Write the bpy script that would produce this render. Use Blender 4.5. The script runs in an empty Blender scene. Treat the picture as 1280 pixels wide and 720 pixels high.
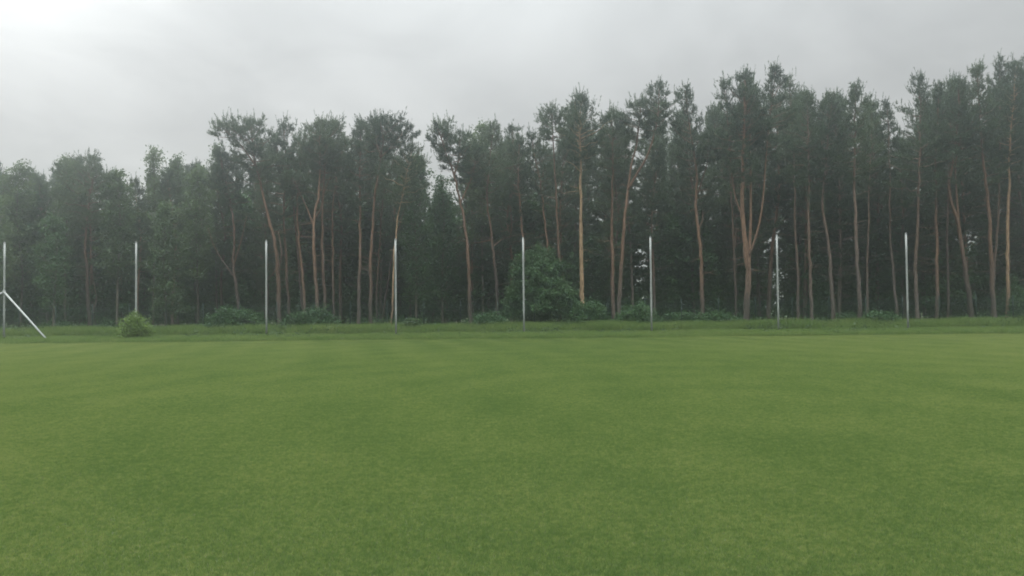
import bpy, math
import numpy as np
from mathutils import Vector, Matrix

R = math.radians
sc = bpy.context.scene
col = sc.collection
RG = np.random.default_rng(11)

# ------------------------------------------------------------------ camera
F_PX, CAM_H, TILT, ROLL = 1000.0, 1.6, R(1.49), R(0.58)
fwd = np.array([0, math.cos(TILT), math.sin(TILT)])
up0 = np.array([0, -math.sin(TILT), math.cos(TILT)])
rt0 = np.array([1.0, 0, 0])
rt = rt0 * math.cos(ROLL) - up0 * math.sin(ROLL)
up = up0 * math.cos(ROLL) + rt0 * math.sin(ROLL)
cam_d = bpy.data.cameras.new('camera')
cam = bpy.data.objects.new('camera', cam_d)
col.objects.link(cam)
cam_d.sensor_width = 36.0
cam_d.lens = 36.0 * F_PX / 1280.0
cam_d.clip_end = 3000
cam_d.clip_start = 0.1
M = Matrix(((rt[0], up[0], -fwd[0], 0), (rt[1], up[1], -fwd[1], 0), (rt[2], up[2], -fwd[2], CAM_H), (0, 0, 0, 1)))
cam.matrix_world = M
sc.camera = cam

def at(px, py, Y):
    """photo pixel (1280x720) -> point at distance Y in front of the camera"""
    d = fwd + rt * ((px - 640) / F_PX) - up * ((py - 360) / F_PX)
    return np.array([0, 0, CAM_H]) + d * (Y / d[1])

def px_of(x, y, z=1.6):
    v = np.array([x, y, z - CAM_H])
    return 640 + F_PX * float(v @ rt) / float(v @ fwd)

# ------------------------------------------------------------------ sky, sun, exposure
SUN_EL, SUN_AZ = R(34), R(-34)          # behind thin cloud, ahead and to the left
w = bpy.data.worlds.new('World')
sc.world = w
w.use_nodes = True
nt = w.node_tree
nt.nodes.clear()
N = nt.nodes.new
L = nt.links.new

def mth(nt, op, a, b=None, c=None, clamp=False):
    n = nt.nodes.new('ShaderNodeMath'); n.operation = op; n.use_clamp = clamp
    for i, v in enumerate((a, b, c)):
        if v is None: continue
        if isinstance(v, (int, float)): n.inputs[i].default_value = v
        else: nt.links.new(v, n.inputs[i])
    return n.outputs[0]

def mixc(nt, fac, a, b, mode='MIX'):
    n = nt.nodes.new('ShaderNodeMix'); n.data_type = 'RGBA'; n.blend_type = mode
    for s, v in ((n.inputs[0], fac), (n.inputs[6], a), (n.inputs[7], b)):
        if isinstance(v, (int, float)): s.default_value = v
        elif isinstance(v, (tuple, list)): s.default_value = (*v[:3], 1)
        else: nt.links.new(v, s)
    return n.outputs[2]

def noise(nt, vec, scale, detail=3, rough=0.55, dist=0.0):
    n = nt.nodes.new('ShaderNodeTexNoise')
    n.inputs['Scale'].default_value = scale; n.inputs['Detail'].default_value = detail
    n.inputs['Roughness'].default_value = rough; n.inputs['Distortion'].default_value = dist
    if vec is not None: nt.links.new(vec, n.inputs['Vector'])
    return n.outputs['Fac']

def ramp(nt, fac, stops):
    n = nt.nodes.new('ShaderNodeValToRGB')
    e = n.color_ramp.elements
    while len(e) < len(stops): e.new(0.5)
    for el, (p, c) in zip(e, stops):
        el.position = p; el.color = (*c, 1) if len(c) == 3 else c
    nt.links.new(fac, n.inputs[0])
    return n.outputs[0]

def smooth(nt, v, lo, hi):
    n = nt.nodes.new('ShaderNodeMapRange'); n.interpolation_type = 'SMOOTHSTEP'
    n.inputs[1].default_value = lo; n.inputs[2].default_value = hi
    nt.links.new(v, n.inputs[0])
    return n.outputs[0]

tc = N('ShaderNodeTexCoord')
vn = N('ShaderNodeVectorMath'); vn.operation = 'NORMALIZE'; L(tc.outputs['Generated'], vn.inputs[0])
sep = N('ShaderNodeSeparateXYZ'); L(vn.outputs[0], sep.inputs[0])
z = mth(nt, 'MAXIMUM', sep.outputs[2], 0.0)
den = mth(nt, 'ADD', z, 0.22)
comb = N('ShaderNodeCombineXYZ')
L(mth(nt, 'DIVIDE', sep.outputs[0], den), comb.inputs[0])
L(mth(nt, 'DIVIDE', sep.outputs[1], den), comb.inputs[1])
big = noise(nt, comb.outputs[0], 0.95, 4, 0.5, 0.5)
fine = noise(nt, comb.outputs[0], 2.6, 4, 0.55, 0.6)
lum = mth(nt, 'MULTIPLY_ADD', z, 0.72, 0.455)
lum = mth(nt, 'ADD', lum, mth(nt, 'MULTIPLY', smooth(nt, z, 0.38, 0.95), 5.0))   # overcast: far brighter overhead than near the horizon
cl = mth(nt, 'MULTIPLY_ADD', mth(nt, 'SUBTRACT', big, 0.5), 1.1, 1.0)
cl = mth(nt, 'ADD', cl, mth(nt, 'MULTIPLY', mth(nt, 'SUBTRACT', fine, 0.5), 0.42))
lum = mth(nt, 'MULTIPLY', lum, cl)
def lobe(az, el, power, gain):
    d = (math.sin(az) * math.cos(el), math.cos(az) * math.cos(el), math.sin(el))
    n = N('ShaderNodeVectorMath'); n.operation = 'DOT_PRODUCT'
    L(vn.outputs[0], n.inputs[0]); n.inputs[1].default_value = d
    return mth(nt, 'MULTIPLY', mth(nt, 'POWER', mth(nt, 'MAXIMUM', n.outputs['Value'], 0.0), power), gain)
lum = mth(nt, 'ADD', lum, lobe(R(-33), R(21.5), 130, 0.28))   # thin bright gap in the cloud
lum = mth(nt, 'ADD', lum, lobe(R(0), R(26), 120, 0.16))
tint = ramp(nt, z, [(0.0, (1.0, 0.965, 0.905)), (0.16, (1.0, 0.99, 0.955)), (0.4, (0.97, 1.0, 0.99))])
cloud = mixc(nt, 1.0, tint, lum, 'MULTIPLY')
sky = N('ShaderNodeTexSky'); sky.sky_type = 'NISHITA'; sky.sun_disc = False
sky.sun_elevation = SUN_EL; sky.sun_rotation = SUN_AZ
skyc = mixc(nt, 1.0, sky.outputs[0], (1, 1, 1), 'MULTIPLY')
bg1 = N('ShaderNodeBackground'); L(skyc, bg1.inputs[0]); bg1.inputs[1].default_value = 0.06
bg2 = N('ShaderNodeBackground'); L(cloud, bg2.inputs[0]); bg2.inputs[1].default_value = 1.0
mx = N('ShaderNodeMixShader'); mx.inputs[0].default_value = 0.92
L(bg1.outputs[0], mx.inputs[1]); L(bg2.outputs[0], mx.inputs[2])
wo = N('ShaderNodeOutputWorld'); L(mx.outputs[0], wo.inputs[0])

sd = bpy.data.lights.new('sun', 'SUN'); sd.energy = 0.9; sd.angle = R(30); sd.color = (1, 0.96, 0.9)
sun = bpy.data.objects.new('sun', sd); col.objects.link(sun)
dsun = Vector((math.sin(SUN_AZ) * math.cos(SUN_EL), math.cos(SUN_AZ) * math.cos(SUN_EL), math.sin(SUN_EL)))
sun.rotation_euler = dsun.to_track_quat('Z', 'Y').to_euler()

sc.view_settings.view_transform = 'Standard'
sc.view_settings.look = 'None'
sc.view_settings.gamma = 1
sc.view_settings.use_curve_mapping = False
sc.view_settings.exposure = 0.0
sc.render.engine = 'CYCLES'
cy = sc.cycles
cy.use_denoising = True
cy.max_bounces = 5; cy.diffuse_bounces = 3; cy.glossy_bounces = 2; cy.transmission_bounces = 3
cy.volume_bounces = 1; cy.transparent_max_bounces = 6
cy.filter_width = 1.8
cy.sample_clamp_indirect = 4

# ------------------------------------------------------------------ helpers
def tag(o, label=None, cat=None, group=None, kind=None):
    for k, v in (('label', label), ('category', cat), ('group', group), ('kind', kind)):
        if v: o[k] = v
    return o

def empty(name, loc):
    o = bpy.data.objects.new(name, None); col.objects.link(o)
    o.location = tuple(float(v) for v in loc); o.empty_display_size = 0.3
    return o

class Acc:
    """collects tubes, boxes and loose leaf faces for one mesh"""
    def __init__(s): s.V = []; s.T = []; s.Q = []; s.n = 0
    def add(s, V, tris=None, quads=None):
        V = np.asarray(V, float).reshape(-1, 3)
        if tris is not None and len(tris): s.T.append(np.asarray(tris, int).reshape(-1, 3) + s.n)
        if quads is not None and len(quads): s.Q.append(np.asarray(quads, int).reshape(-1, 4) + s.n)
        s.V.append(V); s.n += len(V)
    def tube(s, P, rad, sides=8, cap=True):
        P = np.asarray(P, float); n = len(P)
        rad = np.broadcast_to(np.asarray(rad, float), (n,))
        T = np.gradient(P, axis=0); T /= np.linalg.norm(T, axis=1)[:, None] + 1e-9
        ref = np.array([1.0, 0, 0]) if abs(T[0][0]) < 0.8 else np.array([0, 1.0, 0])
        a = np.arange(sides) * 2 * math.pi / sides
        V = []
        for i in range(n):
            u = ref - T[i] * (ref @ T[i]); u /= np.linalg.norm(u); v = np.cross(T[i], u); ref = u
            V.append(P[i] + rad[i] * (np.cos(a)[:, None] * u + np.sin(a)[:, None] * v))
        V = np.concatenate(V)
        q = []
        for i in range(n - 1):
            for j in range(sides):
                k = (j + 1) % sides
                q.append((i * sides + j, i * sides + k, (i + 1) * sides + k, (i + 1) * sides + j))
        t = []
        if cap:
            V = np.concatenate([V, P[-1:], P[:1]])
            for j in range(sides):
                k = (j + 1) % sides
                t.append(((n - 1) * sides + j, (n - 1) * sides + k, n * sides))
                t.append((k, j, n * sides + 1))
        s.add(V, t, q)
    def box(s, c, h):
        c = np.array(c, float); h = np.array(h, float)
        V = [c + h * np.array(k) for k in ((-1,-1,-1),(1,-1,-1),(1,1,-1),(-1,1,-1),(-1,-1,1),(1,-1,1),(1,1,1),(-1,1,1))]
        s.add(V, None, [(0,3,2,1),(4,5,6,7),(0,1,5,4),(1,2,6,5),(2,3,7,6),(3,0,4,7)])
    def mesh(s, name, mat, smooth=False):
        V = np.concatenate(s.V) if s.V else np.zeros((0, 3))
        T = np.concatenate(s.T) if s.T else np.zeros((0, 3), int)
        Q = np.concatenate(s.Q) if s.Q else np.zeros((0, 4), int)
        me = bpy.data.meshes.new(name)
        me.vertices.add(len(V)); me.vertices.foreach_set('co', V.astype(np.float32).ravel())
        nl = len(T) * 3 + len(Q) * 4
        me.loops.add(nl)
        me.loops.foreach_set('vertex_index', np.concatenate([T.ravel(), Q.ravel()]).astype(np.int32))
        me.polygons.add(len(T) + len(Q))
        st = np.concatenate([np.arange(len(T)) * 3, len(T) * 3 + np.arange(len(Q)) * 4]).astype(np.int32)
        me.polygons.foreach_set('loop_start', st)
        if smooth: me.polygons.foreach_set('use_smooth', np.ones(len(st), bool))
        me.update(calc_edges=True)
        me.materials.append(mat)
        return me
    def build(s, name, mat, parent=None, smooth=False, loc=None):
        o = bpy.data.objects.new(name, s.mesh(name, mat, smooth)); col.objects.link(o)
        if parent is not None: o.parent = parent
        if loc is not None: o.location = tuple(float(v) for v in loc)
        return o

def unit(v): return v / (np.linalg.norm(v, axis=-1, keepdims=True) + 1e-9)

def blades(acc, rg, P, D, n, ln, wd, spread=(25, 65), tmax=None):
    """needle bundles: n thin triangles round every shoot (P base, D vector with the shoot's length)"""
    P = np.repeat(P, n, 0); D = np.repeat(D, n, 0); m = len(P)
    Lh = np.linalg.norm(D, axis=1)[:, None]; d = D / (Lh + 1e-9)
    rnd = unit(rg.normal(size=(m, 3))); perp = unit(np.cross(d, rnd))
    a = np.radians(rg.uniform(*spread, size=(m, 1)))
    nd = d * np.cos(a) + perp * np.sin(a)
    b = P + D * rg.uniform(0.05, 1, (m, 1))
    l = rg.uniform(ln * .75, ln * 1.25, (m, 1)); ww = rg.uniform(wd * .7, wd * 1.3, (m, 1)) / 2
    side = unit(np.cross(nd, unit(rg.normal(size=(m, 3)))))
    V = np.stack([b - side * ww, b + side * ww, b + nd * l], 1).reshape(-1, 3)
    acc.add(V, np.arange(m * 3).reshape(-1, 3))

def leaves(acc, rg, C, n, spread, size):
    """n diamond-shaped leaves scattered round every twig centre"""
    C = np.repeat(C, n, 0); m = len(C)
    p = C + rg.normal(size=(m, 3)) * spread * np.array([1, 1, .75])
    nrm = unit(rg.normal(size=(m, 3)) + np.array([0, 0, .8]))
    u = unit(np.cross(nrm, unit(rg.normal(size=(m, 3))))); v = np.cross(nrm, u)
    s = rg.uniform(size * .6, size * 1.3, (m, 1))
    V = np.stack([p - u * s * .5, p + v * s * .33 - u * s * .05, p + u * s * .6, p - v * s * .33 - u * s * .05], 1).reshape(-1, 3)
    acc.add(V, None, np.arange(m * 4).reshape(-1, 4))

def spline(P, n=24):
    P = np.asarray(P, float)
    t = np.concatenate([[0], np.cumsum(np.linalg.norm(np.diff(P, axis=0), axis=1))]); t /= t[-1]
    s = np.linspace(0, 1, n)
    Q = np.stack([np.interp(s, t, P[:, k]) for k in range(3)], 1)
    for _ in range(2):
        Q[1:-1] = .25 * Q[:-2] + .5 * Q[1:-1] + .25 * Q[2:]
    return Q

# ------------------------------------------------------------------ materials
def newmat(name):
    m = bpy.data.materials.new(name); m.use_nodes = True
    t = m.node_tree; t.nodes.clear()
    o = t.nodes.new('ShaderNodeOutputMaterial')
    return m, t, o

def leafmat(name, stops, trans=0.3, scale=0.6, rough=0.6, spec=0.25, objvar=0.25, backdark=None):
    m, t, o = newmat(name)
    g = t.nodes.new('ShaderNodeNewGeometry')
    oi = t.nodes.new('ShaderNodeObjectInfo')
    f = noise(t, g.outputs['Position'], scale, 4, 0.65)
    f = mth(t, 'ADD', f, mth(t, 'MULTIPLY', mth(t, 'SUBTRACT', oi.outputs['Random'], 0.5), objvar))
    f = mth(t, 'ADD', f, mth(t, 'MULTIPLY', mth(t, 'SUBTRACT', g.outputs['Random Per Island'], 0.5), 0.3))
    c = ramp(t, f, stops)
    p = t.nodes.new('ShaderNodeBsdfPrincipled'); t.links.new(c, p.inputs['Base Color'])
    p.inputs['Roughness'].default_value = rough; p.inputs['Specular IOR Level'].default_value = spec
    tr = t.nodes.new('ShaderNodeBsdfTranslucent')
    t.links.new(mixc(t, 1.0, c, (1.25, 1.25, 0.7), 'MULTIPLY'), tr.inputs[0])
    mxs = t.nodes.new('ShaderNodeMixShader'); mxs.inputs[0].default_value = trans
    t.links.new(p.outputs[0], mxs.inputs[1]); t.links.new(tr.outputs[0], mxs.inputs[2])
    t.links.new(mxs.outputs[0], o.inputs[0])
    return m

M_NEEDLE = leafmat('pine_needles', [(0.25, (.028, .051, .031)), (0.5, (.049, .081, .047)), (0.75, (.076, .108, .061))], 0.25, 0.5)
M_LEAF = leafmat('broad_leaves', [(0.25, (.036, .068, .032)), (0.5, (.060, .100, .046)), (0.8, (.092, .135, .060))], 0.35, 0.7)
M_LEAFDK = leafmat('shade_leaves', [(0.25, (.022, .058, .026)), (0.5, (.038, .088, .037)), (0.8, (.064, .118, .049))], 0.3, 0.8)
M_LEAFLT = leafmat('young_leaves', [(0.25, (.075, .13, .030)), (0.5, (.11, .175, .042)), (0.8, (.15, .215, .055))], 0.35, 1.2)

def barkmat(name, low, high, h0, h1, dark=.6):
    m, t, o = newmat(name)
    tcn = t.nodes.new('ShaderNodeTexCoord')
    mp = t.nodes.new('ShaderNodeMapping'); mp.inputs['Scale'].default_value = (5, 5, 1.6)
    t.links.new(tcn.outputs['Object'], mp.inputs[0])
    n1 = noise(t, mp.outputs[0], 1.6, 5, 0.65); n2 = noise(t, tcn.outputs['Object'], 0.7, 2)
    sp = t.nodes.new('ShaderNodeSeparateXYZ'); t.links.new(tcn.outputs['Object'], sp.inputs[0])
    oi = t.nodes.new('ShaderNodeObjectInfo')
    zz = mth(t, 'ADD', sp.outputs[2], mth(t, 'MULTIPLY', mth(t, 'SUBTRACT', n2, .5), 3.0))
    zz = mth(t, 'ADD', zz, mth(t, 'MULTIPLY', mth(t, 'SUBTRACT', oi.outputs['Random'], .5), 4.0))
    k = smooth(t, zz, h0, h1)
    c = mixc(t, k, low, high)
    c = mixc(t, 1.0, c, ramp(t, n1, [(0.3, (.45, .43, .42)), (0.55, (1, 1, 1)), (0.8, (1.3, 1.25, 1.2))]), 'MULTIPLY')
    rv = mth(t, 'FRACT', mth(t, 'MULTIPLY', oi.outputs['Random'], 7.31))
    c = mixc(t, 1.0, c, mth(t, 'MULTIPLY_ADD', rv, 1.12 - dark, dark), 'MULTIPLY')   # some stems are darker than others
    p = t.nodes.new('ShaderNodeBsdfPrincipled'); t.links.new(c, p.inputs['Base Color'])
    p.inputs['Roughness'].default_value = 0.9; p.inputs['Specular IOR Level'].default_value = 0.15
    b = t.nodes.new('ShaderNodeBump'); b.inputs['Strength'].default_value = 0.7; b.inputs['Distance'].default_value = 0.04
    t.links.new(n1, b.inputs['Height']); t.links.new(b.outputs[0], p.inputs['Normal'])
    t.links.new(p.outputs[0], o.inputs[0])
    return m

M_BARK = barkmat('pine_bark', (.105, .088, .078), (.185, .116, .078), 1.0, 7.0)
M_BARKY = barkmat('pale_pine_bark', (.18, .13, .09), (.285, .195, .12), 0.0, 4.0, .9)
M_BARKG = barkmat('grey_pine_bark', (.12, .10, .088), (.17, .12, .09), 2.0, 9.0)
M_BIRCH = barkmat('broadleaf_bark', (.10, .09, .075), (.13, .115, .09), 1.0, 6.0)

def grassmat(name, dark, mid, yel, mow=False, trans=0.3, tipz=None):
    m, t, o = newmat(name)
    g = t.nodes.new('ShaderNodeNewGeometry')
    pos = g.outputs['Position']
    mp = t.nodes.new('ShaderNodeMapping'); mp.inputs['Scale'].default_value = (1, .55, 1); t.links.new(pos, mp.inputs[0])
    a = noise(t, mp.outputs[0], 0.13, 3, 0.55, 0.4)       # broad drifts
    b = noise(t, mp.outputs[0], 0.75, 4, 0.62, 0.3)       # patches
    c = noise(t, pos, 6.0, 3, 0.6)                        # tufts
    d = noise(t, pos, 22.0, 2, 0.6)                       # single tufts
    f = mth(t, 'MULTIPLY_ADD', a, 0.34, mth(t, 'MULTIPLY', b, 0.55))
    f = mth(t, 'ADD', f, mth(t, 'MULTIPLY', c, 0.6))
    f = mth(t, 'ADD', f, mth(t, 'MULTIPLY', d, 1.3))
    f = mth(t, 'SUBTRACT', f, 0.94)
    if mow:
        sp = t.nodes.new('ShaderNodeSeparateXYZ'); t.links.new(pos, sp.inputs[0])
        dx = mth(t, 'SUBTRACT', sp.outputs[0], 4.0); dy = mth(t, 'SUBTRACT', sp.outputs[1], 14.0)
        rr = mth(t, 'SQRT', mth(t, 'ADD', mth(t, 'MULTIPLY', dx, dx), mth(t, 'MULTIPLY', dy, dy)))
        wv = mth(t, 'SINE', mth(t, 'MULTIPLY', rr, 2 * math.pi / 2.6))
        f = mth(t, 'ADD', f, mth(t, 'MULTIPLY', wv, 0.03))
        st = mth(t, 'SINE', mth(t, 'MULTIPLY', mth(t, 'MULTIPLY_ADD', sp.outputs[1], 0.22, sp.outputs[0]), 2 * math.pi / 2.3))
        f = mth(t, 'ADD', f, mth(t, 'MULTIPLY', mth(t, 'MULTIPLY', st, smooth(t, sp.outputs[1], 14, 32)), 0.05))
        # the ends of the pitch are drier than its middle
        f = mth(t, 'ADD', f, mth(t, 'MULTIPLY', mth(t, 'ABSOLUTE', mth(t, 'SUBTRACT', sp.outputs[0], 0.5)), 0.011))
        f = mth(t, 'SUBTRACT', f, 0.06)
    f = mth(t, 'ADD', f, mth(t, 'MULTIPLY', mth(t, 'SUBTRACT', g.outputs['Random Per Island'], .5), 0.40))
    cc = ramp(t, f, [(0.2, dark), (0.5, mid), (0.85, yel)])
    p = t.nodes.new('ShaderNodeBsdfPrincipled'); t.links.new(cc, p.inputs['Base Color'])
    p.inputs['Roughness'].default_value = 0.7; p.inputs['Specular IOR Level'].default_value = 0.08
    tr = t.nodes.new('ShaderNodeBsdfTranslucent'); t.links.new(mixc(t, 1.0, cc, (1.2, 1.2, .7), 'MULTIPLY'), tr.inputs[0])
    ms = t.nodes.new('ShaderNodeMixShader'); ms.inputs[0].default_value = trans
    t.links.new(p.outputs[0], ms.inputs[1]); t.links.new(tr.outputs[0], ms.inputs[2]); t.links.new(ms.outputs[0], o.inputs[0])
    return m

LAWN_C = ((.084, .140, .046), (.142, .199, .066), (.208, .242, .096))
M_LAWN = grassmat('lawn_thatch', (.030, .046, .014), (.050, .066, .022), (.085, .088, .036), mow=True, trans=0.0)
M_BLADE = grassmat('lawn_blades', *LAWN_C, mow=True, trans=0.3)
M_TALL = grassmat('tall_grass_blades', (.070, .130, .042), (.124, .186, .060), (.195, .228, .096), trans=0.35)

def plainmat(name, c0, c1, scale, rough=0.9, metal=0.0, bump=0.0):
    m, t, o = newmat(name)
    tcn = t.nodes.new('ShaderNodeTexCoord')
    n1 = noise(t, tcn.outputs['Object'], scale, 5, 0.6)
    p = t.nodes.new('ShaderNodeBsdfPrincipled')
    t.links.new(ramp(t, n1, [(0.3, c0), (0.7, c1)]), p.inputs['Base Color'])
    p.inputs['Roughness'].default_value = rough; p.inputs['Metallic'].default_value = metal
    if bump:
        b = t.nodes.new('ShaderNodeBump'); b.inputs['Strength'].default_value = bump
        t.links.new(n1, b.inputs['Height']); t.links.new(b.outputs[0], p.inputs['Normal'])
    t.links.new(p.outputs[0], o.inputs[0])
    return m

M_FLOOR = plainmat('needle_litter', (.030, .026, .018), (.075, .060, .036), 1.5, bump=.5)
M_FIELD = plainmat('far_meadow', (.05, .09, .025), (.09, .13, .04), 0.05)
M_POST = plainmat('painted_steel', (.20, .215, .21), (.29, .31, .30), 1.3, 0.5)
M_FENCE = plainmat('green_coated_wire', (.006, .020, .016), (.009, .028, .022), 2.0, 0.95)

# ------------------------------------------------------------------ ground
def sheet(name, x0, x1, y0, y1, z, mat):
    a = Acc(); a.add([(x0, y0, z), (x1, y0, z), (x1, y1, z), (x0, y1, z)], None, [(0, 1, 2, 3)])
    return tag(a.build(name, mat), kind='structure')
LAWN_END = 43.2
sheet('ground', -400, 400, -200, 420, -0.008, M_FIELD)
sheet('forest_floor', -110, 110, LAWN_END, 110, -0.004, M_FLOOR)
sheet('lawn', -110, 110, -60, LAWN_END, 0.0, M_LAWN)

def scatter(o, sx, sy, cx, cy, step, jit, smin, smax, seed, zvar=None):
    """repeat the object's own mesh over a jittered grid (mown or wild grass only)"""
    ng = bpy.data.node_groups.new(o.name, 'GeometryNodeTree')
    ng.interface.new_socket('Geometry', in_out='INPUT', socket_type='NodeSocketGeometry')
    ng.interface.new_socket('Geometry', in_out='OUTPUT', socket_type='NodeSocketGeometry')
    A = ng.nodes.new; K = ng.links.new
    gi = A('NodeGroupInput'); go = A('NodeGroupOutput')
    gr = A('GeometryNodeMeshGrid')
    gr.inputs['Size X'].default_value = sx; gr.inputs['Size Y'].default_value = sy
    gr.inputs['Vertices X'].default_value = int(sx / step) + 1; gr.inputs['Vertices Y'].default_value = int(sy / step) + 1
    rv = A('FunctionNodeRandomValue'); rv.data_type = 'FLOAT_VECTOR'
    rv.inputs[0].default_value = (cx - jit, cy - jit, 0); rv.inputs[1].default_value = (cx + jit, cy + jit, 0)
    rv.inputs['Seed'].default_value = seed
    sp = A('GeometryNodeSetPosition'); K(gr.outputs[0], sp.inputs[0]); K(rv.outputs[0], sp.inputs['Offset'])
    ip = A('GeometryNodeInstanceOnPoints'); K(sp.outputs[0], ip.inputs['Points']); K(gi.outputs[0], ip.inputs['Instance'])
    rr = A('FunctionNodeRandomValue'); rr.data_type = 'FLOAT_VECTOR'
    rr.inputs[0].default_value = (0, 0, 0); rr.inputs[1].default_value = (0, 0, 2 * math.pi); rr.inputs['Seed'].default_value = seed + 1
    K(rr.outputs[0], ip.inputs['Rotation'])
    rs = A('FunctionNodeRandomValue'); rs.data_type = 'FLOAT'
    rs.inputs[2].default_value = smin; rs.inputs[3].default_value = smax; rs.inputs['Seed'].default_value = seed + 2
    K(rs.outputs[1], ip.inputs['Scale'])
    K(ip.outputs[0], go.inputs[0])
    md = o.modifiers.new('scatter', 'NODES'); md.node_group = ng

def grass_tile(rg, n, rad, hmin, hmax, wd, lean, segs=1, gauss=None):
    a = Acc()
    r = rad * np.sqrt(rg.uniform(0, 1, n)) if not gauss else np.minimum(gauss * np.sqrt(-2 * np.log(rg.uniform(1e-3, 1, n))), 1.5); th = rg.uniform(0, 2 * math.pi, n)
    b = np.stack([r * np.cos(th), r * np.sin(th), np.zeros(n)], 1)
    h = rg.uniform(hmin, hmax, (n, 1)); ph = rg.uniform(0, 2 * math.pi, (n, 1))
    ld = np.concatenate([np.cos(ph), np.sin(ph), np.zeros((n, 1))], 1)
    sd_ = np.concatenate([-np.sin(ph + 1.2), np.cos(ph + 1.2), np.zeros((n, 1))], 1) * wd * rg.uniform(.6, 1.4, (n, 1)) / 2
    le = rg.uniform(0.15, 1, (n, 1)) * lean
    zz = np.array([0, 0, 1.0])
    if segs == 1:
        V = np.stack([b - sd_, b + sd_, b + ld * h * le + zz * h], 1).reshape(-1, 3)
        a.add(V, np.arange(n * 3).reshape(-1, 3))
    else:
        m1 = b + ld * h * le * .3 + zz * h * .6
        V = np.stack([b - sd_, b + sd_, m1 + sd_ * .8, m1 - sd_ * .8, b + ld * h * le + zz * h], 1).reshape(-1, 3)
        i = np.arange(n)[:, None] * 5
        a.add(V, i + np.array([3, 2, 4]), i + np.array([0, 1, 2, 3]))
    return a

rg = np.random.default_rng(5)
g = grass_tile(rg, 8500, .78, .012, .026, .0046, 0.9, gauss=.5).build('lawn_grass', M_BLADE)
tag(g, 'short mown grass of the playing field', 'grass', kind='stuff')
scatter(g, 84, 46.2, 0, 19.6, .6, .1, .9, 1.05, 3)
g = grass_tile(rg, 2000, .85, .07, .22, .010, 0.8, 2).build('verge_grass', M_TALL)
tag(g, 'short unmown grass between the pitch edge and the posts', 'grass', kind='stuff')
scatter(g, 100, 6.4, 0, 47.0, .75, .35, .45, 1.4, 8)
g = grass_tile(rg, 1500, .85, .22, .62, .013, 0.7, 2).build('tall_grass', M_TALL)
tag(g, 'taller wild grass between the posts and the wood', 'grass', kind='stuff')
scatter(g, 100, 3.2, 0, 52.5, .75, .35, .35, 1.45, 12)

# ------------------------------------------------------------------ posts
POST_Y = 48.0
POST_PX = [5, 170, 333, 495, 655, 814.5, 973, 1135]
POST_LABEL = [
    'white steel post held by two slanting braces, at the left edge of the photo',
    'white steel post rising behind the small bright green bush in the verge',
    'white steel post between the two low round dark bushes on the left',
    'white steel post beside the pair of very thin pale pine trunks',
    'white steel post standing before the big broadleaf thicket in the middle',
    'white steel post at the right end of the wide leafy bush',
    'white steel post just right of the forked giant pine',
    'white steel post standing alone furthest to the right of the row',
]
for i, px in enumerate(POST_PX):
    p = at(px, 411 - 13 * (px - 640) / 1280, POST_Y); x = p[0]
    t = empty('net_post', (x, POST_Y, 0))
    tag(t, POST_LABEL[i], 'post', 'white posts along the end of the pitch')
    a = Acc(); H = 5.82 + (0.05, -.02, .0, .02, .03, .0, .04, .05)[i]
    a.tube([(0, 0, -.2), (0, 0, 1.5), (0, 0, 3), (0, 0, 4.5), (0, 0, H)], .056, 14)
    a.build('shaft', M_POST, t, True)
    a = Acc(); a.tube([(0, 0, H), (0, 0, H + .03), (0, 0, H + .05)], (.064, .064, .03), 14); a.build('cap', M_POST, t)
    for hz in (0.95, 3.0, 5.85):
        a = Acc(); a.tube([(0, -.04, hz), (0, -.11, hz), (0, -.12, hz + .05)], .012, 6); a.build('hook', M_POST, t)
    if i == 0:
        foot = at(62, 427, 45.2)
        for fx, fy in ((foot[0] - x, -2.8), (-4.4, -2.5)):
            a = Acc(); a.tube([(0.0, -.03, 2.92), (fx * .5, fy * .5, 1.43), (fx, fy, -.06)], .055, 12)
            a.build('brace', M_POST, t, True)
        a = Acc(); a.tube([(0, 0, 2.83), (0, 0, 3.0)], .085, 14); a.build('clamp', M_POST, t)

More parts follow.
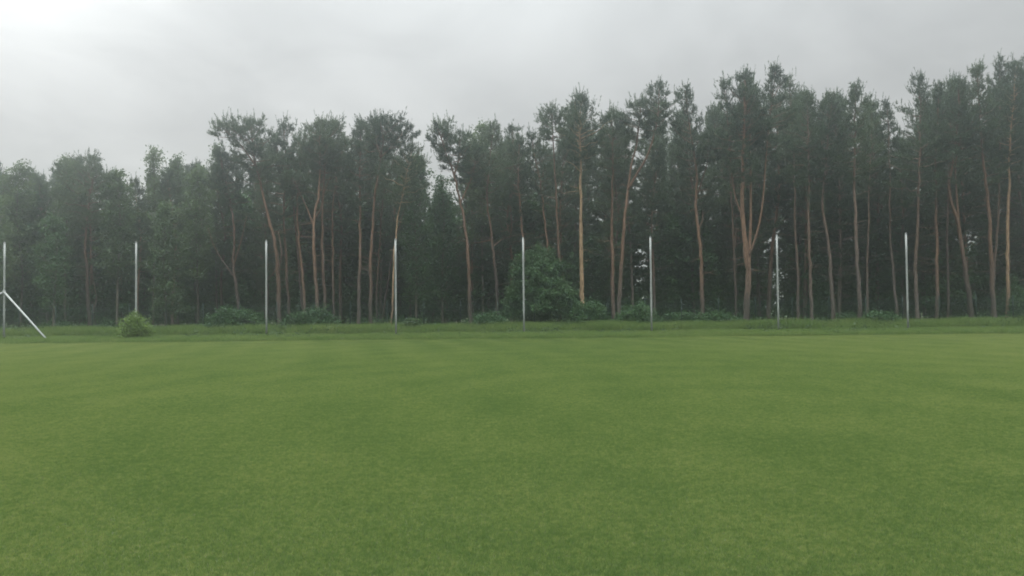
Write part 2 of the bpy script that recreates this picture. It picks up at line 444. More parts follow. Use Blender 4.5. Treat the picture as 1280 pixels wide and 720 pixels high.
# ------------------------------------------------------------------ trees
def pine_crown(rg, wood, need, curve, z0, R, n, nd=13, droop=0.0, flat=1.0, ln=.17, wd=.036, spire=1.0, full=False):
    """limbs with side shoots along the upper part of a trunk curve; needles gathered at the shoots"""
    zt = curve[-1][2]; H = zt - z0
    SP, SD, BP, BD = [], [], [], []
    az = rg.uniform(0, 6.28)
    clump = rg.uniform(.5, 1.3, 9)
    for k in range(n):
        u = ((k + rg.uniform(0, 1)) / n) ** .9
        zz = z0 + u * H * .98
        c = np.array([np.interp(zz, curve[:, 2], curve[:, j]) for j in range(3)])
        az += 2.4 + rg.normal() * .35
        if full:
            prof = min(1, .45 + 2.2 * u) * max(1 - u, 0) ** .75 + .08
        else:
            prof = (.36 + .84 * min(u / .42, 1)) * min(1, max(1 - u, 0) / .68) ** .85 + .05
        Ln = R * prof * rg.uniform(.45, 1.25) * clump[int((az % 6.28) / 6.28 * 9) % 9]
        el = R_(-8 - 14 * droop) * (1 - u) + R_(58) * u ** 1.3 + rg.normal() * .14
        h = np.array([math.cos(az), math.sin(az), 0])
        t = np.linspace(0, 1, 6)[:, None]
        rise = math.tan(min(el, 1.25))
        lift = Ln * (rise * .75 + .22); room = max(.2, zt - .05 - zz)
        if lift > room: rise = (room / Ln - .22) / .75
        path = c + h * Ln * t * math.cos(max(el, 0) * .6) + np.array([0, 0, 1]) * (Ln * (rise * t * .75 + .22 * t * t))
        path[1:] += rg.normal(size=(5, 3)) * .05 * Ln ** .5
        wood.tube(path, np.linspace(.018 + .011 * Ln, .008, 6), 4, False)
        T = np.gradient(path, axis=0)
        ns = int(3 + Ln * 3.6)
        for s in range(ns + 1):
            f = rg.uniform(.28, 1) if s < ns else 1.0
            q = np.array([np.interp(f, t[:, 0], path[:, j]) for j in range(3)])
            d = np.array([np.interp(f, t[:, 0], T[:, j]) for j in range(3)])
            d = d / np.linalg.norm(d)
            sd_ = np.cross(d, [0, 0, 1.0]); sd_ /= np.linalg.norm(sd_) + 1e-6
            a = rg.choice([-1, 1]) * rg.uniform(.4, 1.1) if s < ns else 0
            d2 = unit(d * math.cos(a) + sd_ * math.sin(a) + np.array([0, 0, rg.uniform(.0, .45) * flat]))
            l2 = (.28 + .34 * Ln * (1.15 - f)) * rg.uniform(.7, 1.2)
            m = int((3 + l2 * 7) * (1.0 if u < .45 else .62))
            if s == ns and u > .3:
                for j in range(3):
                    BP.append(q + rg.normal(size=3) * .16); BD.append(unit(rg.normal(size=3) * .2 + d * .25 + np.array([0, 0, 1])) * rg.uniform(.4, .9))
            for j in range(m):
                SP.append(q + d2 * l2 * rg.uniform(.15, 1))
                SD.append(unit(d2 * .7 + rg.normal(size=3) * .45 + np.array([0, 0, .55 * flat])) * rg.uniform(.2, .4))
    top = curve[-1]
    for j in range(int(12 * spire)):
        BP.append(top - np.array([0, 0, rg.uniform(.35, 2.0)]) + rg.normal(size=3) * .2 * np.array([1, 1, .3]))
        BD.append(unit(rg.normal(size=3) * .2 + np.array([0, 0, 1])) * rg.uniform(.35, .7) * spire)
    blades(need, rg, np.array(BP), np.array(BD), 24, ln * .8, wd * .75, (15, 42))
    SP = np.array(SP); SD = np.array(SD)
    blades(need, rg, SP, SD, nd, ln, wd)

R_ = math.radians

def dead_limbs(rg, wood, curve, z0, z1, n, lmax=1.5):
    for _ in range(n):
        zz = rg.uniform(z0, z1)
        c = np.array([np.interp(zz, curve[:, 2], curve[:, j]) for j in range(3)])
        a = rg.uniform(0, 6.28); l = rg.uniform(.3, lmax)
        t = np.linspace(0, 1, 5)[:, None]
        p = c + np.array([math.cos(a), math.sin(a), 0]) * l * t + np.array([0, 0, 1]) * (l * rg.uniform(-.25, .3) * t + rg.normal(size=(5, 1)) * .04)
        p[0] = c
        wood.tube(p, np.linspace(.02, .005, 5), 4, False)

def px_path(pts, Y, rg, wig=.25, ground=True):
    P = np.array([at(x, y, Y) for x, y in pts])
    if ground:
        P[0, 2] = -.1
    P[1:, 1] += np.cumsum(rg.normal(size=len(P) - 1)) * wig
    return P

def front_pine(label, Y, pts, r0, ybase, hw, n, forks=(), bark=None, seed=0, dead=16, spire=1.0, nd=11, group='pines along the front of the wood'):
    rg = np.random.default_rng(1000 + seed)
    pts = list(pts[:-1]) + [(pts[-1][0], pts[-1][1] + 6)]
    r0 *= .9
    P = px_path(pts, Y, rg)
    org = np.array([P[0, 0], P[0, 1], 0.0])
    P = P - org
    t = empty('pine_tree', org)
    tag(t, label, 'pine tree', group)
    wood, need = Acc(), Acc()
    C = spline(P, 30)
    C[2:-1] += rg.normal(size=(27, 3)) * np.array([.022, .022, 0]) + np.cumsum(rg.normal(size=(27, 3)), 0) * np.array([.012, .012, 0])
    h = np.linspace(0, 1, 30)
    rad = r0 * (1 - .8 * h) ; rad *= rg.uniform(.93, 1.08, 30); rad[0] *= 1.45; rad[1] *= 1.12; rad[-1] = .015
    wood.tube(C, rad, 10)
    s = Y / F_PX
    if hw:
        z0 = at(pts[-1][0], ybase, Y)[2]
        pine_crown(rg, wood, need, C, z0, hw * s * .97, n, nd=nd, spire=spire)
        dead_limbs(rg, wood, C, max(1.5, z0 * .35), z0, dead if r0 > .1 and bark is not M_BARKY else 4)
    limbs = []
    for fk in forks:
        fp, fr = fk[0], fk[1]
        Q = px_path(fp, Y, rg, .3, False) - org
        j = np.argmin(np.abs(C[:, 2] - Q[0, 2])); Q[0] = C[j]
        D = spline(Q, 16)
        lw = Acc(); lw.tube(D, np.linspace(fr, max(fr * .25, .012), 16), 8); limbs.append(lw)
        if len(fk) > 2 and fk[2]:
            yb, fhw, fn = fk[2]
            pine_crown(rg, lw, need, D, at(fp[-1][0], yb, Y)[2], fhw * s, fn, nd=nd)
    wood.build('trunk', bark or M_BARK, t, True)
    for lw in limbs: lw.build('limb', bark or M_BARK, t, True)
    if need.n: need.build('crown', M_NEEDLE, t)
    return t

FP = [
 # label, Y, path px, radius, crown base px, half width px, limbs, forks, bark
 ('straight orange pine with a crooked thin stem at its foot, between the first two posts', 57.5,
  [(113,410),(111,370),(109,300),(111,240),(112,192)], .16, 285, 34, 44, [([(116,398),(119,375),(115,355),(112,335)], .05)], None),
 ('crooked pine with a bare forked side branch above the low dark round bush', 57,
  [(297,412),(296,375),(290,335),(293,285),(285,240),(273,186)], .15, 262, 30, 40, [([(290,345),(276,322),(268,306),(262,285)], .055), ([(293,330),(302,300),(308,270)], .05)], None),
 ('tall pine with an S-bent leaning trunk just right of the third post', 56,
  [(349,410),(348,345),(346,305),(333,262),(324,222),(318,190),(314,149)], .19, 232, 38, 46, [([(323,212),(305,185),(286,166),(280,160)], .07, (178, 22, 14)), ([(349,345),(356,318),(350,290)], .06), ([(347,335),(338,346),(330,352)], .035)], None),
 ('bushy-topped pine behind the S-bent trunk, its stem mostly hidden', 60,
  [(362,410),(360,330),(356,260),(360,200),(358,153)], .14, 300, 36, 46, [], None),
 ('thin slightly leaning pine left of the Y-forked stem', 58,
  [(383,410),(380,370),(374,295),(372,250),(380,168)], .13, 262, 22, 26, [], None),
 ('thinner darker pine stem leaning beside the Y-forked pine', 59,
  [(381,412),(379,385),(371,298),(365,230),(345,172)], .11, 250, 25, 30, [], None),
 ('pine whose orange trunk splits into a wide Y, right of the third post', 56,
  [(397,410),(396.5,380),(395,300),(394,278),(400,235),(400,151)], .17, 215, 36, 46, [([(394,281),(384,262),(377,246),(368,224)], .075, (238, 22, 12)), ([(395,276),(401,262),(404,246),(414,222)], .06)], None),
 ('straight orange-brown pine immediately right of the Y-forked stem', 57.5,
  [(407,410),(406,340),(404,270),(406,215),(416,152)], .15, 228, 30, 36, [], None),
 ('slim grey-brown pine between the Y-forked pair and the narrow-crowned pine', 60,
  [(419,410),(418,390),(415,258),(420,215),(428,166)], .12, 245, 25, 30, [], None),
 ('straight pine with a narrow upright crown, midway between the third and fourth posts', 56.5,
  [(448,410),(448,340),(447,276),(446,215),(447,147)], .16, 262, 24, 44, [], None),
 ('curved pine with a lopsided gappy crown, left of the fourth post', 56,
  [(464,410),(464,320),(468,265),(474,215),(480,185),(487,148)], .15, 202, 30, 30, [([(477,200),(470,175),(467,152)], .06, (178, 16, 14)), ([(478,200),(496,178),(508,162)], .05, (185, 18, 12))], None),
 ('very thin pale leaning pine stem left of the fourth post, behind the clean curved trunk', 60,
  [(470,410),(471,363),(477,290),(482,240),(500,175)], .09, 262, 22, 24, [], None),
 ('very thin pale pine stem almost touching the left side of the fourth post', 55.5,
  [(489,410),(490,370),(492,313),(497,265),(516,182)], .085, 258, 28, 34, [], M_BARKY),
 ('thin reddish pine slanting steeply to the right, left of the fourth post', 61,
  [(475,412),(481,380),(490,322),(500,280),(524,195)], .10, 262, 24, 28, [], None),
 ('kinked orange pine, crown bent to the left, beside the wide sky gap', 56.5,
  [(588,410),(587,390),(585.5,310),(575,252),(566,214),(556,190),(548,156)], .17, 200, 26, 26, [([(569,220),(575,195),(574,170)], .07, (215, 26, 22)), ([(575,252),(590,222),(598,190)], .07, (235, 30, 26))], None),
 ('crooked pine with two bare side branches, left of the big broadleaf thicket', 58,
  [(623,410),(620,356),(615,297),(609,250),(612,205),(618,154)], .15, 262, 36, 48, [([(616,305),(628,298),(644,294)], .04), ([(614,300),(600,303),(588,304)], .04)], None),
 ('pine standing right behind the fifth post', 59,
  [(660,410),(658,356),(653,285),(648,222),(650,165)], .14, 272, 28, 34, [], None),
 ('thin pine rising out of the left part of the broadleaf thicket', 62,
  [(640,410),(639,330),(638,250),(640,158)], .11, 262, 26, 30, [], None),
 ('leaning pine stem above the right half of the broadleaf thicket', 59,
  [(690,410),(686,310),(679,238),(672,200),(665,160)], .13, 258, 24, 28, [], None),
 ('small-topped pine over the broadleaf thicket, sky showing round its upper stem', 58,
  [(700,410),(699,330),(696,237),(692,175),(690,136)], .14, 178, 25, 26, [], None),
 ('brightest pine, straight pale yellow-orange trunk, right of the broadleaf thicket', 55,
  [(729,410),(728.5,380),(727,320),(724.5,240),(723,180),(724,120)], .19, 212, 32, 46, [([(724,216),(716,208),(706,204)], .045), ([(724.5,236),(712,233)], .03)], M_BARKY),
 ('straight reddish pine close to the left of the Y-topped orange pine', 57,
  [(768,410),(768,370),(767,284),(768,212),(766,136)], .16, 215, 24, 32, [], None),
 ('leaning bright orange pine that forks into a Y under a thin spiky crown', 56,
  [(773,410),(774,375),(779,276),(788,205),(796,170),(800,125)], .18, 178, 26, 26, [([(783,238),(797,215),(808,198),(822,150),(822,112)], .09, (172, 24, 24))], None),
 ('grey pine stem between the Y-topped orange pine and the sixth post, behind', 62,
  [(792,410),(790,320),(786,240),(782,140)], .12, 240, 26, 32, [], M_BARKG),
 ('pine bowed to the left in mid trunk, right of the sixth post', 56.5,
  [(878,410),(878,390),(876,310),(871,262),(874,220),(869,175),(860,103)], .17, 222, 27, 40, [([(873,285),(879,275),(880,262)], .045), ([(872,240),(884,205),(886,170)], .05, (205, 20, 16))], None),
 ('giant pine dividing low down into several orange stems, left of the seventh post', 55,
  [(932,410),(932,370),(931.5,340),(928,312),(924,270),(923,235),(925,190),(926,92)], .25, 232, 32, 56,
  [([(931,348),(937,314),(941,275),(942,220),(942,98)], .115, (188, 24, 34)), ([(936,325),(944,292),(949,258),(951,215),(955,170),(961,96)], .085, (205, 28, 40)), ([(925,275),(920,250),(917,220),(913,170),(906,104)], .06, (205, 20, 28))], None),
 ('dark thin pine stem in the shade left of the giant forked pine', 62,
  [(920,410),(918,365),(916,300),(912,220),(895,135)], .12, 262, 30, 34, [], M_BARKG),
 ('grey pine stem just right of the seventh post', 61,
  [(998,410),(998,370),(995,285),(992,210),(988,94)], .13, 236, 24, 40, [], M_BARKG),
 ('brown straight pine second from the seventh post on its right', 57,
  [(1016,410),(1015,385),(1010,265),(1010,200),(1012,112)], .15, 250, 30, 46, [], M_BARKG),
 ('pine with a slightly bent brown trunk midway between the seventh and last posts', 57,
  [(1042,410),(1040,390),(1035,296),(1028,262),(1034,200),(1040,114)], .16, 250, 30, 46, [], M_BARKG),
 ('straight grey pine with a tall pointed crown, left of the narrow sky slit', 56,
  [(1071,410),(1071,390),(1068,317),(1067,225),(1068,105)], .17, 232, 31, 52, [], M_BARKG),
 ('slender grey pine between the tall pointed one and the narrow sky slit', 61,
  [(1084,410),(1083,317),(1086,240),(1092,122)], .11, 255, 26, 36, [], M_BARKG),
 ('lower bushy pine at the left edge of the narrow sky slit', 60,
  [(1122,412),(1120,378),(1116,292),(1112,220),(1110,123)], .13, 232, 18, 30, [], M_BARKG),
 ('pine with a broad pointed crown at the right edge of the narrow sky slit', 57,
  [(1148,412),(1147,340),(1146,240),(1150,160),(1150,94)], .16, 262, 33, 54, [], M_BARKG),
 ('straight reddish pine a little right of the last post', 57.5,
  [(1168,410),(1168,390),(1167,282),(1170,200),(1173,98)], .15, 262, 26, 40, [], None),
 ('thin grey stem between the reddish pine and the leaning forked pine at the right', 61,
  [(1184,410),(1183,375),(1181,286),(1184,200),(1190,94)], .12, 250, 27, 40, [], M_BARKG),
 ('leaning pine forked at half height, right of the last post', 56,
  [(1215,410),(1214,396),(1205,338),(1200,286),(1192,262),(1185,238),(1200,160),(1207,90)], .19, 240, 32, 46, [([(1201,290),(1198,255),(1196,205),(1212,140)], .09, (190, 30, 26))], None),
 ('leaning pine with a smooth grey-brown trunk, left of the twin orange stems', 56.5,
  [(1245,410),(1244,392),(1237,308),(1229,236),(1224,170),(1222,79)], .18, 235, 30, 48, [], None),
 ('thin upright stem touching the leaning grey-brown trunk on its left', 59,
  [(1240,410),(1241,340),(1243,270),(1246,180),(1245,72)], .12, 235, 28, 40, [], M_BARKG),
 ('left one of the twin straight orange stems near the right edge of the photo', 57,
  [(1258,410),(1257,390),(1255,300),(1256,200),(1262,80)], .14, 232, 26, 40, [], M_BARKY),
 ('right one of the twin straight orange stems near the right edge of the photo', 58,
  [(1264,410),(1262,345),(1262,235),(1268,170),(1276,72)], .14, 230, 30, 44, [], None),
 ('pine cut off by the right edge of the photo', 56.5,
  [(1290,410),(1289,330),(1286,220),(1291,70)], .17, 245, 34, 50, [], None),
]
for k, (lab, Y, pts, r0, yb, hw, n, forks, bark) in enumerate(FP):
    front_pine(lab, Y, pts, r0, yb, hw, n, forks, bark, seed=k)

# --- pines deeper in the wood: a few built, the rest copied with their parts
def proto_pine(seed, H, z0, R, n):
    rg = np.random.default_rng(seed)
    C = spline(np.array([[0, 0, -.1], [rg.normal() * .15, rg.normal() * .15, H * .3], [rg.normal() * .3, rg.normal() * .3, H * .6], [rg.normal() * .3, rg.normal() * .3, H]]), 26)
    wood, need = Acc(), Acc()
    rad = .16 * (1 - .85 * np.linspace(0, 1, 26)); rad[0] *= 1.4
    wood.tube(C, rad, 8)
    pine_crown(rg, wood, need, C, z0, R, n, nd=12, ln=.2, wd=.048, full=True)
    dead_limbs(rg, wood, C, 1.5, z0, 16, 2.0)
    t = empty('pine_tree', (0, 0, 0))
    wood.build('trunk', M_BARKG if seed % 2 else M_BARK, t, True); need.build('crown', M_NEEDLE, t)
    return t
def copy_tree(o):
    c = o.copy(); col.objects.link(c)
    for ch in o.children:
        d = ch.copy(); col.objects.link(d); d.parent = c
    return c
GAPS = ['left of the first post', 'between the first and second posts', 'between the second and third posts', 'between the third and fourth posts',
        'between the fourth and fifth posts', 'between the fifth and sixth posts', 'between the sixth and seventh posts', 'between the seventh and last posts', 'right of the last post']
def gap_of(x, y):
    q = px_of(x, y)
    return sum(q > p for p in POST_PX)
def sky_px(px):
    """top of the wood in the photograph at a pixel column"""
    X = [-60,0,40,60,90,112,130,155,175,190,210,222,240,272,290,315,335,358,380,400,425,447,470,487,505,520,535,545,555,590,620,640,665,690,724,745,760,785,820,840,860,875,890,925,955,975,988,1030,1068,1090,1110,1125,1150,1190,1222,1275,1340]
    Yv = [205,205,200,212,200,192,212,210,212,188,202,196,212,186,170,150,165,154,165,150,166,148,150,148,165,190,215,215,158,160,154,166,160,138,121,150,140,135,113,150,104,120,125,93,96,115,94,112,106,122,124,175,95,92,78,72,75]
    return float(np.interp(px, X, Yv))
protos = [proto_pine(60 + i, 15.0, z0, Rr, n) for i, (z0, Rr, n) in enumerate([(4.5, 2.5, 66), (3.5, 2.3, 66), (5.0, 2.6, 60), (2.8, 2.3, 70), (6.0, 2.5, 56), (4.0, 2.2, 64)])]
used = [False] * len(protos)
rg = np.random.default_rng(77)
ROWS = [(63.5, 2.9, 1.0), (68, 3.1, 1.0), (73, 3.3, 1.0), (79, 3.6, 1.0), (86, 4.2, 1.0)]
for ri, (Y0, step, dens) in enumerate(ROWS):
    half = 680 * Y0 / F_PX
    x = -half + rg.uniform(0, step)
    while x < half:
        y = Y0 + rg.uniform(-2.0, 2.0)
        q = px_of(x, y)
        ytop = max(sky_px(q - 14), sky_px(q), sky_px(q + 14)) + (rg.uniform(8, 48) if q > 285 else rg.uniform(0, 22))
        Ht = at(q, ytop, y)[2]
        if 528 < q < 552: ytop = max(ytop, 216 + rg.uniform(0, 14))
        if 1110 < q < 1136: ytop = max(ytop, 262 + rg.uniform(0, 25))
        if rg.uniform() < .95:
            k = int(rg.integers(len(protos)))
            if 950 < q < 1006 or 786 < q < 824 or 1194 < q < 1250: k = 2 + 2 * (k % 2)
            if used[k]: o = copy_tree(protos[k])
            else: o = protos[k]; used[k] = True
            s = Ht / 15.0
            o.location = (x, y, 0); o.rotation_euler = (rg.normal() * .02, rg.normal() * .02, rg.uniform(0, 6.28))
            o.scale = (max(s, .75) * rg.uniform(.85, 1.1),) * 2 + (s,)
            gi = gap_of(x, y)
            tag(o, 'dim pine in the deep shade of the wood, ' + GAPS[gi], 'pine tree', 'shaded pines deep in the wood ' + GAPS[gi])
        x += step * rg.uniform(.7, 1.35)

# --- broadleaf trees
def leafy_crown(rg, wood, lv, C, z0, R, n, per=9, size=.16, ell=.5):
    zt = C[-1][2]; H = zt - z0; az = rg.uniform(0, 6.28); cen = []
    clump = rg.uniform(.6, 1.15, 8)
    for k in range(n):
        u = (k + rg.uniform(0, 1)) / n
        zz = z0 + u * H * .96
        c = np.array([np.interp(zz, C[:, 2], C[:, j]) for j in range(3)])
        az += 2.4 + rg.normal() * .3
        prof = (max(0.02, 1 - ((u - ell) / (1.02 - ell if u > ell else ell + .35)) ** 2)) ** .6
        Ln = R * prof * rg.uniform(.55, 1.1) * clump[int((az % 6.28) / 6.28 * 8) % 8] + .25
        el = R_(rg.uniform(15, 45) + 25 * u)
        h = np.array([math.cos(az) * math.cos(el), math.sin(az) * math.cos(el), math.sin(el)])
        t = np.linspace(0, 1, 5)[:, None]
        p = c + h * Ln * t; p[1:] += rg.normal(size=(4, 3)) * .07; p[:, 2] -= .12 * Ln * t[:, 0] ** 2
        wood.tube(p, np.linspace(.015 + .01 * Ln, .006, 5), 4, False)
        m = int(4 + Ln * 7)
        f = rg.uniform(.25, 1.02, m)
        q = np.stack([np.interp(f, t[:, 0], p[:, j]) for j in range(3)], 1) + rg.normal(size=(m, 3)) * (.10 + .13 * Ln * (1.1 - f))[:, None]
        cen.append(q)
    cen.append(C[-1] + rg.normal(size=(8, 3)) * np.array([.15, .15, .3]) - np.array([0, 0, .2]))
    leaves(lv, rg, np.concatenate(cen), per, .17, size)

def broadleaf(label, px, Y, ytop, ybase, hw, n, seed, mat, name='broadleaf_tree', cat='tree', group=None, r0=.11, per=9, size=.16, stems=None, lean=0, ell=.5):
    rg = np.random.default_rng(seed)
    b = at(px, 411, Y); top = at(px + lean, ytop, Y)
    org = np.array([b[0], Y, 0.0])
    C = spline(np.array([[0, 0, -.1], [rg.normal() * .12, rg.normal() * .1, top[2] * .35], [(top[0] - b[0]) * .6 + rg.normal() * .15, 0, top[2] * .7], [top[0] - b[0], 0, top[2]]]), 22)
    t = empty(name, org); tag(t, label, cat, group)
    wood, lv = Acc(), Acc()
    wood.tube(C, r0 * (1 - .88 * np.linspace(0, 1, 22)), 8)
    leafy_crown(rg, wood, lv, C, max(.2, at(px, ybase, Y)[2]), hw * Y / F_PX, n, per, size, ell)
    wood.build('trunk', M_BIRCH, t, True); lv.build('crown', mat, t)
    return t

BG = 'pale green broadleaf trees at the left end of the wood'
for a in [
  ('tall thin-leaved tree behind the first braced post', 25, 62, 206, 360, 34, 60, 201, M_LEAF),
  ('soft green tree cut off by the left edge of the photo', -18, 58, 208, 380, 40, 66, 202, M_LEAF),
  ('narrow tree with a pointed top halfway between the first post and the straight orange pine', 82, 63, 198, 340, 24, 54, 203, M_LEAF),
  ('low dark young tree with a thin stem behind the right-hand brace', 66, 56, 270, 385, 26, 40, 204, M_LEAFDK),
  ('rounded pale green tree left of the second post', 146, 58, 216, 350, 30, 60, 205, M_LEAF),
  ('feathery tall tree with a rounded top above the second post', 191, 63, 185, 330, 18, 50, 206, M_LEAF),
  ('feathery tree with a slim top, the second from the second post on its right', 222, 64, 195, 330, 16, 46, 207, M_LEAF),
  ('drooping light green tree right of the second post, its foliage reaching the ground', 208, 55, 255, 400, 27, 60, 208, M_LEAF),
  ('pale green tree filling the space before the crooked forked pine', 248, 60, 212, 350, 27, 58, 209, M_LEAF),
  ('slim pointed pale tree just left of the tall S-bent pine', 272, 64, 184, 330, 17, 46, 210, M_LEAF),
]:
    lab, px, Y, yt, yb, hw, n, sd_, mt = a
    broadleaf(lab, px, Y, yt, yb, hw, n, sd_, mt, group=BG)
for a in [
  ('dark leafy tree left of the wide sky gap, right of the fourth post', 520, 60, 196, 385, 34, 60, 221, M_LEAFDK),
  ('dark leafy tree filling the space left of the kinked orange pine', 553, 62, 222, 385, 30, 56, 222, M_LEAFDK),
  ('softly rounded leafy treetop above the crooked pine with two bare side branches', 604, 64, 156, 300, 32, 60, 223, M_LEAF),
]:
    lab, px, Y, yt, yb, hw, n, sd_, mt = a
    broadleaf(lab, px, Y, yt, yb, hw, n, sd_, mt)

# --- shaded broadleaf trees between the rear pines: three built, the rest copied with their parts
def proto_leafy(seed, H, R, n):
    rg = np.random.default_rng(seed)
    C = spline(np.array([[0, 0, -.1], [rg.normal() * .2, rg.normal() * .2, H * .4], [rg.normal() * .3, rg.normal() * .3, H]]), 20)
    wood, lv = Acc(), Acc()
    wood.tube(C, .09 * (1 - .85 * np.linspace(0, 1, 20)), 7)
    leafy_crown(rg, wood, lv, C, .6, R, n, 9, .22, .4)
    t = empty('broadleaf_tree', (0, 0, 0))
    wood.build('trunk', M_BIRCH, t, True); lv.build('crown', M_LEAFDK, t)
    return t
lp = [proto_leafy(400 + i, 8.0, r, 56) for i, r in enumerate((1.9, 1.6, 2.2))]
lu = [False] * 3
rg = np.random.default_rng(21)
for Y0, step in ((65.5, 2.9), (70.5, 2.9), (76, 3.0), (83, 3.0)):
    half = 690 * Y0 / F_PX
    x = -half
    while x < half:
        y = Y0 + rg.uniform(-1.5, 1.5); q = px_of(x, y)
        thin = (962 < q < 994 or 798 < q < 812 or 1205 < q < 1236) and Y0 < 80
        if not thin and rg.uniform() < .9:
            k = int(rg.integers(3))
            if lu[k]: o = copy_tree(lp[k])
            else: o = lp[k]; lu[k] = True
            s = rg.uniform(.7, 1.25) if q > 560 else rg.uniform(.85, 1.4)
            o.location = (x, y, 0); o.rotation_euler = (0, 0, rg.uniform(0, 6.28)); o.scale = (s * rg.uniform(.9, 1.2),) * 2 + (s,)
            gi = gap_of(x, y)
            tag(o, 'dim leafy tree in the deep shade of the wood, ' + GAPS[gi], 'tree', 'shaded leafy trees deep in the wood ' + GAPS[gi])
        x += step * rg.uniform(.75, 1.3)

# --- bushes
def bush(label, px, Y, ytop, hw, n, seed, mat, group=None, size=.13, per=10, depth=.8, name='bush', cat='bush'):
    rg = np.random.default_rng(seed)
    b = at(px, 411, Y); H = at(px, ytop, Y)[2]; R = hw * Y / F_PX
    t = empty(name, (b[0], Y, 0)); tag(t, label, cat, group)
    wood, lv = Acc(), Acc(); cen = []
    for k in range(n):
        az = rg.uniform(0, 6.28); s = rg.uniform(.1, 1) ** .55
        lob = .82 + .22 * math.sin(2 * az + seed) + .16 * math.sin(5 * az + 2 * seed)
        hr = R * s * lob * 1.05; zz = H * math.sqrt(max(0.03, 1 - s * s * .92)) * rg.uniform(.55, 1.04) * (.78 + .3 * rg.uniform() ** 2)
        e = np.array([math.cos(az) * hr, math.sin(az) * hr * depth, zz])
        p0 = np.array([math.cos(az) * .12, math.sin(az) * .12, -.05])
        t_ = np.linspace(0, 1, 6)[:, None]
        p = p0 + (e - p0) * t_; p[:, 2] += H * .16 * np.sin(np.pi * t_[:, 0]); p[1:] += rg.normal(size=(5, 3)) * .05
        wood.tube(p, np.linspace(.022, .006, 6), 4, False)
        m = int(5 + 5 * np.linalg.norm(e)); f = rg.uniform(.2, 1.03, m)
        cen.append(np.stack([np.interp(f, t_[:, 0], p[:, j]) for j in range(3)], 1) + rg.normal(size=(m, 3)) * .15)
    C = np.concatenate(cen); C[:, 2] = np.maximum(C[:, 2], .08)
    leaves(lv, rg, C, per, .12, size)
    wood.build('stem', M_BIRCH, t, True); lv.build('foliage', mat, t)
bush('small bright green bush growing round the foot of a white post', 169, 46.2, 388, 20, 64, 301, M_LEAFLT, size=.10)
bush('low round dark green bush left of the third post', 293, 53.0, 378, 34, 110, 302, M_LEAFDK)
bush('spreading dark green bush right of the third post, under the Y-forked pine', 390, 53.2, 381, 35, 110, 303, M_LEAFDK)
bush('small tuft-like bush just right of the fourth post', 514, 53.0, 400, 14, 36, 304, M_LEAF)
bush('low bright green bush at the foot of the kinked orange pine', 608, 53.4, 386, 28, 80, 305, M_LEAFDK)
bush('big broad thicket of leafy branches, taller than the fifth post', 676, 56.5, 304, 60, 400, 306, M_LEAFDK, size=.17, per=11, name='thicket', cat='shrub')
bush('leafy bush at the foot of the brightest pine', 735, 54.0, 371, 32, 120, 307, M_LEAFDK)
bush('wide leafy bush left of the sixth post', 796, 53.6, 376, 34, 120, 308, M_LEAFDK)
bush('low bush at the foot of the bowed pine', 890, 54.0, 388, 28, 70, 309, M_LEAFDK)
bush('low bush beside the straight grey pine with the pointed crown', 1096, 54.0, 388, 26, 60, 310, M_LEAFDK)
bush('faint low bush among the stems left of the giant forked pine', 850, 55.5, 384, 24, 60, 311, M_LEAFDK)
bush('young tree-like bush filling the lower right corner of the wood', 1275, 57.0, 348, 30, 120, 312, M_LEAFDK)

# undergrowth nobody could count
rg = np.random.default_rng(9)
lv = Acc()
n = 5200
C = np.stack([rg.uniform(-46, 46, n), 54.6 + rg.gamma(1.6, 3.0, n), np.zeros(n)], 1)
hh = .35 + .75 * np.clip(np.sin(C[:, 0] * .55) * .5 + np.sin(C[:, 0] * 1.7 + C[:, 1]) * .3 + .4, 0, 1)
C[:, 2] = rg.uniform(.05, 1, n) * hh
leaves(lv, rg, C, 9, .2, .15)
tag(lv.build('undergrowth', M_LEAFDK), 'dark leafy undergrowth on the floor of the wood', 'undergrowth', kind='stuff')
lv = Acc(); n = 15000
C = np.stack([rg.uniform(-64, 64, n), rg.uniform(66, 92, n), np.zeros(n)], 1)
hh = 3.0 + 3.6 * np.clip(np.sin(C[:, 0] * .31 + 1) * .5 + np.sin(C[:, 0] * .83 + C[:, 1] * .4) * .4 + .35, 0, 1)
C[:, 2] = rg.uniform(.0, 1, n) ** .8 * hh
q = 640 + F_PX * C[:, 0] / C[:, 1]
open_ = ((q > 970) & (q < 988)) | ((q > 800) & (q < 809)) | ((q > 1210) & (q < 1226)) | ((q > 1236) & (q < 1244))
C = C[~(open_ & (C[:, 2] > 1.3))]                # a few low breaks where the light behind the wood comes through
leaves(lv, rg, C, 9, .30, .26)
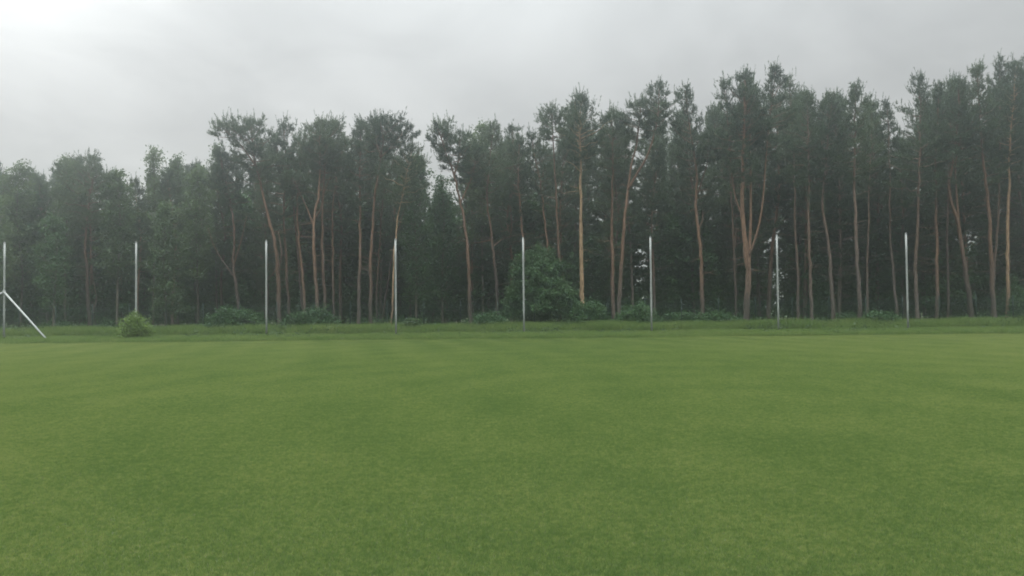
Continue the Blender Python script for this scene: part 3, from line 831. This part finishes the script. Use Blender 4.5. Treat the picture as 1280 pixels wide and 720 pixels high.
tag(lv.build('understorey_foliage', M_LEAFDK), 'dense shaded understorey deep inside the wood', 'undergrowth', kind='stuff')

# taller weeds standing in the verge, in uneven patches
rg = np.random.default_rng(31)
lv = Acc(); n = 3600
C = np.stack([rg.uniform(-46, 46, n), rg.uniform(44.2, 54, n), np.zeros(n)], 1)
k = np.sin(C[:, 0] * .9 + 2 * np.sin(C[:, 1] * .7)) + np.sin(C[:, 0] * .37 + 1) + rg.normal(size=n) * .6
C = C[k > .55]; n = len(C)
H = rg.uniform(.2, .95, n) * np.clip((C[:, 1] - 46.5) / 5, .2, 1)
st = np.repeat(C, 5, 0); st[:, 2] = np.repeat(H, 5) * np.tile(np.linspace(.3, 1, 5), n)
leaves(lv, rg, st, 4, .10, .11)
tag(lv.build('weeds', M_LEAF), 'patchy leafy weeds in the unmown verge', 'weeds', kind='stuff')

# ------------------------------------------------------------------ green mesh fence in front of the wood
FY = 54.3
t = empty('mesh_fence', (0, FY, 0))
tag(t, 'dark green wire mesh fence along the foot of the wood', 'fence')
a = Acc(); FX0, FX1, FH = -46, 46, 2.0
for x in np.arange(FX0, FX1, .06):
    a.box((x, 0, FH / 2 + .03), (.002, .002, FH / 2))
for zz in np.arange(.05, FH + .03, .2):
    a.box(((FX0 + FX1) / 2, .006, zz + .03), ((FX1 - FX0) / 2, .0025, .0025))
a.build('wire_mesh', M_FENCE, t)
for x in np.arange(FX0, FX1 + .1, 2.5):
    a = Acc(); a.box((x, .045, 1.05), (.022, .022, 1.15)); a.build('fence_post', M_FENCE, t)

# ------------------------------------------------------------------ haze
hm, ht, ho = newmat('thin_glare_haze')
pv = ht.nodes.new('ShaderNodeVolumePrincipled')  # forward-scattering volume added to imitate lens glare veiling the treetops
pv.inputs['Color'].default_value = (.87, .94, 1.0, 1); pv.inputs['Density'].default_value = 0.0027
pv.inputs['Anisotropy'].default_value = 0.9
ht.links.new(pv.outputs[0], ho.inputs['Volume'])
a = Acc(); a.box((0, 110, 14), (420, 330, 15.2))
tag(a.build('glare_haze', hm), kind='stuff')
